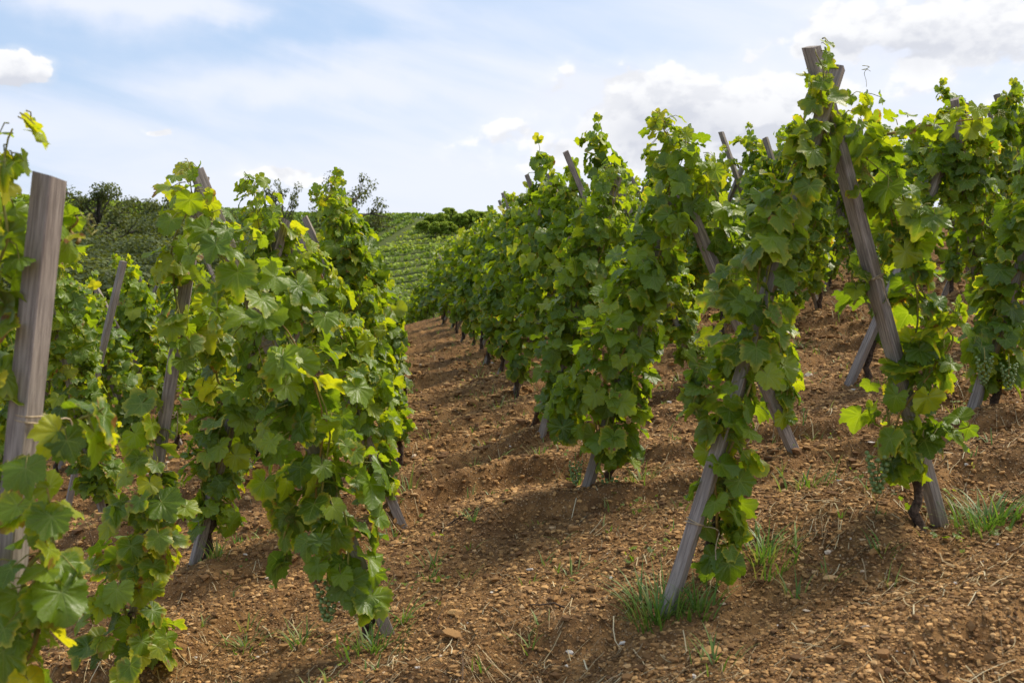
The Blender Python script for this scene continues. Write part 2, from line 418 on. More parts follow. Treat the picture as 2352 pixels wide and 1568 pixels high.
def card_template():
    V = np.array([(-.5, -.35, 0), (.0, -.5, .06), (.5, -.2, 0), (.35, .4, -.05), (-.1, .55, 0), (-.5, .25, .08)], np.float32)
    return dict(V=V, rf=np.full(6, .5, np.float32), loops=np.arange(6, dtype=np.int32), start=np.array([0], np.int32), uv=np.zeros((6, 2), np.float32)+.3)
TPL[3] = [card_template()]

def leaf_mesh(name, pos, nrm, tip, size, colr, lod, mat, parent=None, seed=0):
    """every leaf a small curved blade; all the leaves of one plant are one mesh"""
    rs = np.random.RandomState(seed); n = len(pos); T = TPL[lod]; which = rs.randint(0, len(T), n)
    nrm = nrm/np.linalg.norm(nrm, axis=1, keepdims=True)
    tip = tip-nrm*(tip*nrm).sum(1, keepdims=True); tip = tip/(np.linalg.norm(tip, axis=1, keepdims=True)+1e-9)
    X = np.cross(tip, nrm)
    vs, cs, ls, ss, us = [], [], [], [], []; vo = lo = 0
    for k, t in enumerate(T):
        idx = np.where(which == k)[0]; c = len(idx)
        if not c: continue
        V = t['V']; nv = len(V)
        w = (X[idx][:, None]*V[None, :, 0:1]+tip[idx][:, None]*V[None, :, 1:2]+nrm[idx][:, None]*V[None, :, 2:3])*size[idx][:, None, None]+pos[idx][:, None]
        vs.append(w.reshape(-1, 3))
        cc = np.empty((c, nv, 4), np.float32); cc[..., 0] = colr[idx, 0:1]; cc[..., 1] = t['rf'][None]; cc[..., 2] = colr[idx, 1:2]; cc[..., 3] = 1
        cs.append(cc.reshape(-1, 4))
        ls.append((t['loops'][None]+vo+(np.arange(c)*nv)[:, None]).ravel()); nl = len(t['loops'])
        ss.append((t['start'][None]+lo+(np.arange(c)*nl)[:, None]).ravel()); us.append(np.tile(t['uv'], (c, 1)))
        vo += c*nv; lo += c*nl
    me = bpy.data.meshes.new(name); vs = np.concatenate(vs).astype(np.float32); ls = np.concatenate(ls).astype(np.int32); ss = np.concatenate(ss).astype(np.int32)
    me.vertices.add(len(vs)); me.vertices.foreach_set('co', vs.ravel()); me.loops.add(len(ls)); me.loops.foreach_set('vertex_index', ls)
    me.polygons.add(len(ss)); me.polygons.foreach_set('loop_start', ss); me.update(calc_edges=True)
    me.polygons.foreach_set('use_smooth', np.ones(len(ss), bool))
    u = me.uv_layers.new(name='UVMap'); u.data.foreach_set('uv', np.concatenate(us).ravel())
    a = me.color_attributes.new('leafcol', 'FLOAT_COLOR', 'POINT'); a.data.foreach_set('color', np.concatenate(cs).ravel())
    me.materials.append(mat)
    return link(bpy.data.objects.new(name, me), parent)

def sample_strand(path, n, rs):
    """n points round a polyline of (point, radius): centres, offsets, parameter"""
    p = np.array([list(a[0]) for a in path]); r = np.array([a[1] for a in path]); seg = np.linalg.norm(np.diff(p, axis=0), axis=1)
    wgt = seg*(r[:-1]+r[1:]+.03); cum = np.concatenate([[0], np.cumsum(wgt)]); u = rs.uniform(0, cum[-1], n)
    k = np.clip(np.searchsorted(cum, u)-1, 0, len(seg)-1); f = (u-cum[k])/wgt[k]
    c = p[k]+(p[k+1]-p[k])*f[:, None]; rad = r[k]+(r[k+1]-r[k])*f
    d = p[k+1]-p[k]; d = d/(np.linalg.norm(d, axis=1, keepdims=True)+1e-9)
    o = rs.normal(size=(n, 3)); o = o-d*(o*d).sum(1, keepdims=True); o /= np.linalg.norm(o, axis=1, keepdims=True)+1e-9
    q = rs.uniform(0, 1, n)**.55
    return c, o, rad*q, (k+f)/len(seg), float(wgt.sum())
def vine(label, base, strands, lod, seed, cover=2.4, w=.125, trunk=.42, bunches=(), lean=0., yellow=.35, edge=.3, cat='grape vine', group=None, tendrils=0, bright=0.):
    """grape_vine > trunk, shoots, foliage, grape_bunch; strands in world space"""
    if lod == 0: w *= .75
    rs = np.random.RandomState(seed); rg = random.Random(seed)
    o = empty('grape_vine', base); tag(o, label, cat, group); b = Vector(base)
    st = [[(Vector(p)-b, r) for p, r in s] for s in strands]
    # trunk: gnarled, from the soil up to the first leaves
    p0 = Vector(st[0][0][0]); head = Vector((p0.x*.75, p0.y*.75, max(p0.z, .1)+.12)); root = Vector((rg.uniform(-.03, .03)+head.x*.15, rg.uniform(-.08, -.02), -.06))
    tp = []; nn = 9
    for i in range(nn):
        f = i/(nn-1); q = root.lerp(head, f); a = .022*math.sin(f*math.pi)
        tp.append(q+Vector((rg.uniform(-a, a), rg.uniform(-a, a), 0)))
    tb = MB(); tb.tube(tp, [.026*(1-.5*i/(nn-1))*rg.uniform(.8, 1.2)*(1.3 if i == 0 else 1) for i in range(nn)], 7)
    tb.build('trunk', M['bark'], o)
    pos, nrm, tip, size, col = [], [], [], [], []
    cb = MB(); allz = [q.z for s in st for q, _ in s]; z0, z1 = min(allz), max(allz)
    for si, s in enumerate(st):
        area = sum((s[i+1][0]-s[i][0]).length*(s[i][1]+s[i+1][1]) for i in range(len(s)-1))
        n = max(7, int(cover*(1.55 if lod == 0 else 1.05)*area/(.62*w*w)))
        c, off, rr, tt, _ = sample_strand(s, n, rs)
        hz = (c[:, 2]-z0)/(z1-z0+1e-6)
        young = np.clip(sst(hz, .7, 1.05)*.8+(rr/(np.array([x[1] for x in s]).max()+1e-6))*.15, 0, 1)
        sz = w/1.5*np.exp(rs.normal(0, .28, n))*(1-.38*sst(hz, .72, 1.0))
        sz = np.clip(sz, .35*w/1.5, 1.5*w/1.5)
        p = c+off*(rr[:, None]); outd = off.copy(); outd[:, 2] *= .3
        nv = outd*.75+np.array([.12, -.05, .62])+rs.normal(0, .42, (n, 3))
        tv = outd*.45+np.array([0, 0, -.85])+rs.normal(0, .38, (n, 3))
        pos.append(p); nrm.append(nv); tip.append(tv); size.append(sz)
        ag = np.clip(rs.beta(1.6, 2.7, n)*.90*(yellow/.35)+young*.30+bright, 0, 1)
        ed = np.where(rs.uniform(0, 1, n) < edge, rs.uniform(.3, 1, n), 0.)
        col.append(np.stack([ag, ed], 1))
        if lod < 2:
            # shoots winding along the strand, and a petiole to every leaf
            k = (3 if lod == 0 else 2) if si == 0 else 1
            for j in range(k):
                line = []; ph = rg.uniform(0, 6); m = 16
                P_ = [q for q, _ in s]; Rr = [r for _, r in s]
                start = head if si == 0 else None
                for i in range(m+1):
                    f = i/m*(len(P_)-1)*.88; a = min(int(f), len(P_)-2); g = f-a
                    q = P_[a].lerp(P_[a+1], g); r = (Rr[a]*(1-g)+Rr[a+1]*g)*.35
                    line.append(q+Vector((math.cos(ph+i*.5), math.sin(ph+i*.37), .1*math.sin(i)))*r*.8)
                if start is not None: line = [start]+line[1:]
                cb.tube(line, [.0052*(1-.65*i/len(line)) for i in range(len(line))], 5, rg.choice([0, 0, 1]))
            if lod == 0:
                for i in range(n):
                    e = Vector(p[i]); tvv = Vector(tv[i]).normalized(); ax = Vector(c[i]-off[i]*0)
                    d = (ax-e); L = min(d.length, rg.uniform(.05, .10)); d = d.normalized() if d.length > 1e-4 else Vector((0, 0, 1))
                    a0 = e+d*L*.7+Vector((0, 0, .01))-tvv*L*.3
                    cb.tube([a0, (a0+e)*.5-tvv*.008+Vector((0, 0, .004)), e], [.0022, .0017, .0014], 3, 0, False)
    for j in range(tendrils):                                        # curling tendrils
        s = rg.choice(st); q0 = Vector(s[rg.randrange(len(s)//2, len(s))][0]); d = Vector((rg.uniform(-1, 1), rg.uniform(-1, .3), rg.uniform(-.2, .8))).normalized(); line = []
        e1 = d.orthogonal().normalized(); e2 = d.cross(e1); L = rg.uniform(.04, .10)
        for i in range(26):
            f = i/25; r = .018*f; an = f*f*18
            line.append(q0+d*L*min(1, f*1.6)+(e1*math.cos(an)+e2*math.sin(an))*r+Vector((0, 0, -.04*f*f)))
        cb.tube(line, .0010, 4, 0, False)
    if cb.v: cb.build('shoots', [M['cane'], M['cane2']], o)
    leaf_mesh('foliage', np.concatenate(pos), np.concatenate(nrm), np.concatenate(tip), np.concatenate(size), np.concatenate(col), lod, M['leaf'], o, seed)
    for bp, L in bunches:
        bb = MB(); q0 = Vector(bp)-b; k = 46
        bb.tube([q0+Vector((0, .01, .05)), q0+Vector((0, 0, 0)), q0-Vector((0, 0, L*.8))], .003, 5, 1)
        for i in range(k):
            f = (i+.5)/k; rad = (.036*(1-f)**.7+.008)*L/.15; a = i*2.4
            gpt = q0+Vector((math.cos(a)*rad, math.sin(a)*rad, -f*L+rg.uniform(-.004, .004))); sphere(bb, gpt, rg.uniform(.0075, .0095)*L/.15)
        bb.build('grape_bunch', [M['grape'], M['cane']], o)
    return o
_ico = None
def sphere(bb, c, r):
    global _ico
    if _ico is None:
        import bmesh
        bm = bmesh.new(); bmesh.ops.create_icosphere(bm, subdivisions=2, radius=1); _ico = ([v.co.copy() for v in bm.verts], [tuple(v.index for v in f.verts) for f in bm.faces]); bm.free()
    bb.poly([c+v*r for v in _ico[0]], _ico[1])

# ------------------------------------------------------------------ stakes
def stake_mesh(L, w, seed, cut=.012):
    """a sawn square stake, edges worn, a slight bow, top sawn off a little out of square"""
    rg = random.Random(seed); mb = MB(); n = 14; bow = rg.uniform(-.012, .012); bow2 = rg.uniform(-.01, .01); tw = rg.uniform(-.25, .25); w2 = w*rg.uniform(.85, 1.05); V = []
    ch = w*.10; cs = [(w-ch, -w2), (w, -w2+ch), (w, w2-ch), (w-ch, w2), (-w+ch, w2), (-w, w2-ch), (-w, -w2+ch), (-w+ch, -w2)]
    cx, cy = rg.uniform(-cut, cut)/w, rg.uniform(-cut, cut)/w
    for i in range(n+1):
        f = i/n; a = tw*f; ox = bow*math.sin(f*math.pi); oy = bow2*math.sin(f*2.6)
        for x, y in cs:
            x, y = x*.5, y*.5; j = rg.uniform(-.0007, .0007)
            zz = f*L+((x*cx+y*cy) if i == n else 0)
            V.append((x*math.cos(a)-y*math.sin(a)+ox+j, x*math.sin(a)+y*math.cos(a)+oy+j, zz))
    Fc = [(i*8+k, i*8+(k+1) % 8, (i+1)*8+(k+1) % 8, (i+1)*8+k) for i in range(n) for k in range(8)]
    Fc += [tuple(range(7, -1, -1)), tuple(n*8+k for k in range(8))]
    mb.poly(V, Fc); return mb
def twine(o, z, w, seed, loose=True, turns=2):
    rg = random.Random(seed); mb = MB()
    for q in range(turns):
        pts = []; zz = z+q*.011*rg.uniform(.6, 1.5); rr = w*.5+.004; sl = rg.uniform(-.25, .25)
        for k in range(17):
            a = 2*math.pi*k/16; c, s_ = math.cos(a), math.sin(a); m_ = 1/max(abs(c), abs(s_))**.8
            pts.append((c*rr*m_, s_*rr*m_, zz+sl*c*rr))
        mb.tube(pts, .0024, 5, 0, False)
    if loose:
        x0 = w*.55; d = rg.choice([-1, 1]); pts = []
        for k in range(9):
            f = k/8; pts.append((d*(x0+.09*f+.02*math.sin(f*5)), -w*.6-.02*f, z+.02*math.sin(f*3)-.10*f*f))
        mb.tube(pts, .002, 5, 0, False)
    mb.build('twine', M['twine'], o)
def place_stake(p0, p1, w, label, seed, ties=(), group=None, spin=0., mesh=None):
    p0 = Vector(p0); p1 = Vector(p1); d = p1-p0; L = d.length; dn = d.normalized()
    p0b = p0-dn*.12                                                  # driven into the soil
    if mesh is None: o = stake_mesh(L+.12, w, seed).build('wooden_stake', M['wood'], None, False)
    else: o = link(bpy.data.objects.new('wooden_stake', mesh)); o.scale = (1, 1, (L+.12)/2.1)
    o.location = p0b; o.rotation_euler = (dn.to_track_quat('Z', 'Y') @ Euler((0, 0, spin)).to_quaternion()).to_euler()
    tag(o, label, 'stake', group)
    for i, t_ in enumerate(ties): twine(o, t_+.12, w, seed*7+i, i == 0)
    return o
ORD = ['first', 'second', 'third', 'fourth', 'fifth', 'sixth', 'seventh', 'eighth', 'ninth', 'tenth', 'eleventh', 'twelfth']

def PX(pts, Y0, Y1, k=1.0):
    """strand of (px, py, half width in px) -> (point, radius); depth runs from Y0 to Y1"""
    out = []; n = len(pts)
    for i, (px, py, hw) in enumerate(pts):
        Y = Y0+(Y1-Y0)*i/(n-1); out.append((P(px, py, Y), max(.045, hw/F*Y*k-.008)))
    return out
# ---- the tent of stakes nearest on the right of the path, drawn after the photograph
NEAR = {}
def hero(base, top, Yt, w, label, seed, ties=(), spin=0.):
    b = G(*base) if not isinstance(base, Vector) else base
    t = P(top[0], top[1], Yt(b.y) if callable(Yt) else b.y+Yt)
    place_stake(b, t, w, label, seed, ties, None, spin); return b, t
def gb(base):
    b = G(*base); return b
b, t = hero((1532, 1412), (1925, 155), .18, .046, 'front stake right of the path, leaning right, grass round its foot', 11, (.33, 1.52), .5)
vine('vine climbing the grass-footed front stake right of the path, with yellowing lower leaves', G(1615, 1330),
     [PX([(1655, 1310, 45), (1665, 1200, 62), (1650, 1090, 66), (1690, 1000, 88), (1690, 900, 105), (1720, 800, 98), (1715, 700, 105), (1740, 600, 88), (1790, 490, 90), (1850, 380, 90), (1880, 300, 56), (1890, 215, 30), (1885, 95, 22)], b.y+.02, b.y+.2),
      PX([(1600, 960, 40), (1610, 880, 45), (1600, 800, 40)], b.y, b.y), PX([(1905, 250, 34), (1880, 170, 34), (1885, 95, 30)], b.y+.05, b.y+.05), PX([(1840, 420, 40), (1845, 330, 40), (1850, 260, 24)], b.y+.1, b.y+.1)], 0, 101, 1.75, .118, edge=.42, tendrils=5, lean=.3)
b, t = hero((2160, 1192), (1862, 108), -.12, .052, 'thick grey stake leaning left with a bare middle, front tent right of the path', 12, (1.05,), .15)
vine('sprawling vine on the bare-middled thick stake, with a long shoot reaching right', G(2120, 1215),
     [PX([(2085, 1110, 45), (2055, 1030, 78), (2060, 930, 95), (2110, 860, 80), (2120, 760, 62), (2105, 680, 62), (2075, 600, 52), (2070, 520, 60), (2050, 430, 68), (1990, 370, 90), (1975, 280, 76), (1990, 200, 36)], b.y-.05, b.y-.12),
      PX([(1960, 700, 24), (1965, 640, 30), (1985, 580, 25)], b.y-.05, b.y-.05),
      PX([(2030, 310, 46), (2110, 295, 44), (2190, 280, 36), (2275, 270, 34)], b.y-.1, b.y-.35),
      PX([(2130, 1000, 40), (2190, 985, 32), (2240, 970, 40)], b.y-.1, b.y-.3),
      PX([(2150, 850, 30), (2180, 770, 44), (2190, 700, 22)], b.y-.1, b.y-.25),
      PX([(2110, 560, 22), (2140, 480, 36)], b.y-.1, b.y-.2)], 0, 102, 1.7, .122, bunches=[(P(2018, 1040, b.y-.12), .15)], edge=.3, tendrils=6)
# second tent on the right
b, t = hero((1350, 1152), (1572, 385), .1, .048, 'straight grey stake with bare foot beside the path, second tent on the right', 13, (), .6)
vine('dense tall vine with a nodding crown above the second tent right of the path', G(1385, 1130),
     [PX([(1400, 1060, 72), (1390, 950, 98), (1400, 860, 104), (1430, 760, 96), (1460, 650, 88), (1505, 550, 78), (1545, 440, 78), (1560, 360, 72), (1520, 285, 56)], b.y-.08, b.y),
      PX([(1500, 270, 40), (1540, 300, 46), (1590, 350, 44)], b.y, b.y),
      PX([(1300, 1010, 30), (1310, 930, 50), (1330, 850, 45)], b.y, b.y)], 0, 103, 2.2, .125, bunches=[(P(1400, 1095, b.y-.1), .14), (P(1322, 1060, b.y-.05), .12)], tendrils=5, edge=.2)
b, t = hero((1822, 1058), (1566, 440), 0., .048, 'leaning grey stake ending in weeds behind the front tent right of the path', 14, (.8,), .3)
vine('vine with sunlit top leaves on the right stake of the second tent', G(1800, 1040),
     [PX([(1790, 960, 34), (1800, 870, 52), (1770, 780, 60), (1745, 690, 60), (1700, 600, 50), (1650, 510, 55), (1620, 430, 60), (1605, 350, 40)], b.y, b.y)], 0, 104, 2.2, .12, edge=.25)
# third tent on the right
b, t = hero((1245, 1012), (1420, 405), .1, .047, 'slanting grey stake bare at the foot beside the path, third tent on the right', 15, (.55,), .7)
vine('leafy vine on the third stake along the right edge of the path', G(1215, 985),
     [PX([(1265, 960, 30), (1290, 880, 52), (1300, 790, 80), (1330, 690, 84), (1355, 590, 80), (1385, 490, 70), (1400, 420, 45), (1410, 375, 30)], b.y, b.y+.1)], 0, 105, 2.4, .12, edge=.15, tendrils=3)
b, t = hero((1606, 900), (1412, 410), 0., .047, 'grey stake leaning left through the leaves behind the second tent on the right', 16, (), .2)
vine('vine on the far-side stake of the third tent right of the path', G(1600, 892),
     [PX([(1590, 830, 34), (1575, 760, 60), (1545, 680, 66), (1500, 590, 60), (1460, 500, 55), (1440, 430, 40)], b.y, b.y)], 0, 106, 2.3, .12)
# second row on the right: one stake reaching out of the picture, then a whole tent
b = G(2230, 955); place_stake(b, (b.x+.62, b.y+.05, b.z+1.95), .052, 'pale-footed stake leaning right into the right edge behind the thick stake', 31, (.5,), None, .5)
vine('dense vine with two hanging bunches at the right edge', b+Vector((.15, .05, 0)),
     [PX([(2300, 880, 50), (2285, 800, 66), (2310, 700, 80), (2345, 590, 85), (2385, 470, 85), (2430, 350, 70), (2460, 280, 50)], b.y, b.y), PX([(2260, 860, 30), (2240, 780, 30)], b.y-.1, b.y-.1)], 0, 131, 2.5, .13, bunches=[(P(2262, 820, b.y-.2), .14), (P(2318, 835, b.y-.2), .14)], tendrils=2)
b = G(1950, 880); place_stake(b, P(2222, 240, b.y-.05), .05, 'stake with a bare straight foot seen just left of the thick stake', 32, (), None, .6)
vine('vine on the bare-footed stake behind the thick stake right of the path', b+Vector((.1, .05, 0)),
     [PX([(2030, 790, 26), (2060, 700, 42), (2090, 600, 50), (2130, 480, 56), (2165, 380, 60), (2195, 290, 56), (2215, 240, 36)], b.y, b.y)], 0, 132, 2.2, .125, tendrils=2)
b = Vector((4.12, 6.6, gz(4.12, 6.6))); place_stake(b, P(2192, 228, 6.3), .05, 'grey stake standing nearly upright in leaves near the right edge', 33, (.9,), None, .2)
vine('dark leafy vine up the nearly upright stake near the right edge', b+Vector((0, -.1, 0)),
     [PX([(2310, 780, 40), (2290, 700, 56), (2265, 600, 50), (2250, 500, 60), (2235, 400, 64), (2210, 300, 60), (2190, 240, 40)], 6.5, 6.3)], 0, 133, 2.3, .12, tendrils=2)
# front tent left of the path
b, t = hero((894, 1484), (450, 395), .1, .050, 'grey stake leaning left with a bare sawn foot at the left edge of the path', 17, (1.2,), .35)
vine('big-leaved vine with a hanging bunch on the front stake left of the path', G(856, 1460),
     [PX([(850, 1390, 34), (780, 1300, 84), (765, 1210, 135), (750, 1090, 145), (735, 980, 145), (690, 870, 125), (640, 760, 118), (570, 660, 105), (510, 570, 95), (455, 480, 66), (425, 400, 50)], b.y-.08, b.y-.02),
      PX([(660, 1290, 30), (660, 1180, 45), (640, 1080, 50)], b.y-.05, b.y-.05)], 0, 107, 1.5, .135, bunches=[(P(752, 1335, b.y-.1), .15)], edge=.25, tendrils=3)
b, t = hero((292, 1568), (468, 405), .0, .052, 'dark grey stake with two twine ties, leaning right between yellow-edged leaves', 18, (1.03, .83, 1.14), .2)
vine('vine with yellow-edged leaves on the twice-tied stake left of the path', G(300, 1545),
     [PX([(305, 1520, 100), (310, 1400, 120), (300, 1290, 112), (355, 1180, 92), (355, 1080, 80), (330, 985, 46), (345, 900, 34)], b.y-.1, b.y-.05),
      PX([(420, 830, 20), (400, 680, 24), (405, 570, 50), (430, 480, 62), (425, 410, 54), (425, 370, 34)], b.y-.08, b.y-.1),
      PX([(520, 900, 55), (490, 780, 50), (480, 680, 50)], b.y+.1, b.y+.1)], 0, 108, 1.65, .125, edge=.6, yellow=.42, bright=.04, bunches=[(P(300, 1470, b.y-.1), .13)], tendrils=4)
# second tent left of the path
b, t = hero((447, 1325), (655, 505), .1, .050, 'grey stake showing its foot between the two front vines left of the path', 19, (), .4)
vine('leafy vine filling the gap behind the front tent left of the path', G(475, 1310),
     [PX([(500, 1220, 60), (480, 1120, 70), (500, 1010, 85), (530, 910, 85), (560, 800, 80), (590, 700, 70), (620, 600, 60), (605, 500, 56), (590, 430, 52), (560, 405, 26)], b.y, b.y+.1)], 0, 109, 2.2, .125, edge=.2, tendrils=3)
b, t = hero((912, 1210), (626, 500), .1, .050, 'leaning dark stake behind the front vine at the left edge of the path', 20, (1.6,), .3)
vine('bright leafy vine spilling to the left edge of the path behind the big-leaved vine', G(905, 1190),
     [PX([(870, 1130, 45), (850, 1030, 68), (835, 930, 80), (800, 830, 80), (760, 740, 80), (720, 660, 70), (680, 580, 60), (650, 520, 40)], b.y, b.y+.1)], 0, 110, 2.3, .115, bright=.06)
# the lone stake close to the camera on the left
bz = Vector((-.985, 2.3, gz(-.985, 2.3)))
place_stake(bz, P(116, 405, 2.32), .054, 'thick weathered stake standing nearest the camera at the left edge, with bare sawn top', 21, (1.30, .83), None, -.55)
vine('blurred near vine with big leaves round the thick stake at the left edge', bz+Vector((-.1, .05, 0)),
     [PX([(20, 1568, 80), (70, 1450, 95), (70, 1340, 110), (110, 1250, 90), (100, 1130, 70), (70, 1060, 65)], 2.2, 2.2),
      PX([(150, 1000, 24), (200, 960, 30), (240, 925, 40)], 2.22, 2.15),
      PX([(-20, 900, 30), (-10, 780, 45), (-30, 660, 60), (0, 560, 90), (0, 470, 90), (20, 380, 62), (30, 300, 66), (50, 260, 44)], 2.3, 2.3),
      PX([(170, 560, 12), (170, 490, 26)], 2.45, 2.45)], 0, 111, 1.5, .108, edge=.3, yellow=.42, bright=.06, tendrils=4)
# second row left of the path
b, t = hero((242, 1200), (92, 610), .0, .047, 'pale stake slanting left just behind the thick near stake', 22, (.9, 1.4), .6)
vine('vine on the pale slanting stake behind the thick near stake', G(250, 1190),
     [PX([(230, 1140, 40), (225, 1050, 66), (190, 950, 60), (160, 850, 66), (150, 750, 70), (130, 650, 60), (150, 570, 40)], b.y, b.y)], 0, 112, 2.2, .12)
b, t = hero((150, 1195), (285, 600), .1, .047, 'grey stake leaning right across the pale one behind the thick near stake', 23, (), .3)

# ------------------------------------------------------------------ the rest of the rows
# six mid-distance vines and five far ones are grown once, then copied
def proto_strands(seed, lean, hgt, rscale=1.0):
    rg = random.Random(seed); pts = []; ns = 9
    for i in range(ns):
        f = i/(ns-1); z = .20+f*(hgt-.15); r = (.12+.11*math.sin(min(1, f*1.25)*math.pi*.8))*rscale*(1 if f < .8 else 1-.55*(f-.8)/.2)
        pts.append((Vector((lean*z*.27+rg.uniform(-.05, .05), rg.uniform(-.05, .05), z)), r*rg.uniform(.85, 1.15)))
    s = [pts]
    for k in range(3):
        z = rg.uniform(.6, hgt); a = rg.uniform(0, 6.28); q = Vector((lean*z*.27+math.cos(a)*.15, math.sin(a)*.18, z))
        s.append([(q, .09), (q+Vector((rg.uniform(-.1, .1), rg.uniform(-.2, .2), rg.uniform(.05, .25))), .04)])
    for k in range(2):
        q = Vector((lean*hgt*.27+rg.uniform(-.1, .1), rg.uniform(-.15, .15), hgt)); s.append([(q, .07), (q+Vector((rg.uniform(-.1, .1), rg.uniform(-.1, .1), rg.uniform(.06, .24))), .02)])
    return s
PROT = {'near': [], 'mid': [], 'far': []}; USED = set()
for k in range(3): PROT['near'].append(vine('grape vine', (0, 0, 0), proto_strands(200+k, 1, 1.85, .95), 0, 300+k, 2.4, .112))
for k in range(6): PROT['mid'].append(vine('grape vine', (0, 0, 0), proto_strands(210+k, 1, 1.85, 1.02), 1, 310+k, 3.0, .104))
for k in range(5): PROT['far'].append(vine('grape vine', (0, 0, 0), proto_strands(220+k, 1, 1.80, 1.15), 2, 320+k, 2.6, .15))
STK = []
for k in range(6):
    me = stake_mesh(2.1, .047, 900+k).build('wooden_stake', M['wood'], None, False); STK.append(me.data); bpy.data.objects.remove(me)
def put_vine(kind, x, y, lean, label, group, rg):
    yy_ = y
    i = rg.randrange(len(PROT[kind])); src = PROT[kind][i]
    if (kind, i) in USED: o = copy_tree(src)
    else: o = src; USED.add((kind, i))
    o.location = (x, y, gz(x, y)); o.rotation_euler = (0, 0, (0 if lean > 0 else math.pi)+rg.uniform(-.35, .35))
    s = rg.uniform(.90, 1.07)*(1 if x > .5 else .90)*(.88 if yy_ > 16 else 1); o.scale = (s, s, s*rg.uniform(.94, 1.05))
    o['label'] = label; o['category'] = 'grape vine'
    if group: o['group'] = group
    elif 'group' in o: del o['group']
ROWS = [  # name, x of left-hand stakes, x of right-hand stakes, first y, last y, spacing, skip hero count (left, right), ordinal shift, sides drawn
    ('row right of the path', 1.0, 2.2, 8.75, 34, 1.22, 3), ('row left of the path', -1.15, -.02, 7.05, 34, 1.22, 3),
    ('second row right of the path', 3.06, 4.2, 7.95, 27, 1.3, 2), ('second row left of the path', -3.35, -2.15, 8.6, 30, 1.3, 1),
    ('third row right of the path', 5.2, 6.3, 7.6, 27, 1.35, 0), ('fourth row right of the path', 7.35, 8.5, 11.2, 29, 1.4, 0),
    ('third row left of the path', -5.6, -4.4, 11.5, 33, 1.4, 0), ('fifth row right of the path', 9.5, 10.6, 14.8, 31, 1.5, 0),
    ('fourth row left of the path', -7.9, -6.7, 16.5, 34, 1.6, 0), ('sixth row right of the path', 11.7, 12.8, 18.6, 34, 1.7, 0)]
nv = ns_ = 0
for ri, (rn, xl, xr, y0, y1, sp, shift) in enumerate(ROWS):
    rg = random.Random(50+ri); y = y0; k = shift
    while y < y1:
        bx = float(bend(y)); ja = rg.uniform(-.12, .12); xm = (xl+xr)/2+bx+rg.uniform(-.08, .08)
        for side, xs in (('left-hand', xl), ('right-hand', xr)):
            lean = 1 if side == 'left-hand' else -1; x = xs+bx+rg.uniform(-.07, .07); yy = y+ja+rg.uniform(-.12, .12)
            if not (-.43*yy-.9 < x < .66*yy+.9): continue
            kind = 'near' if yy < 8.2 else ('mid' if yy < 15 else 'far')
            if k < 5: lb = f'grape vine on the {ORD[k]} {side} stake of the {rn}'; gp = None; ls = f'{ORD[k]} {side} stake of the {rn}, half hidden'
            else: lb = f'smaller looking vine far along the {side} side of the {rn}'; gp = f'distant vines, {side} side, {rn}'; ls = f'grey stake far along the {side} side of the {rn}'
            put_vine(kind, x, yy, lean, lb, gp, rg); nv += 1
            if yy < 24:
                h = rg.uniform(1.68, 1.95)*(1 if xl > 0 else .94)*(.84 if yy > 16 else 1)*(.93 if xl > 4 else 1); zb = gz(x, yy); L_ = rg.uniform(.0, .12)
                place_stake((x, yy+.10, zb), (xm+lean*(.04+L_), yy+.12+rg.uniform(-.08, .08), zb+h), .06, ls, 0, (), gp and gp.replace('vines', 'stakes'), rg.uniform(0, 1.5), STK[rg.randrange(6)]); ns_ += 1
        y += sp; k += 1
for kind in PROT:
    for i, o in enumerate(PROT[kind]):
        if (kind, i) not in USED:
            for c in list(o.children): bpy.data.objects.remove(c)
            bpy.data.objects.remove(o)
print('vines', nv, 'stakes', ns_)

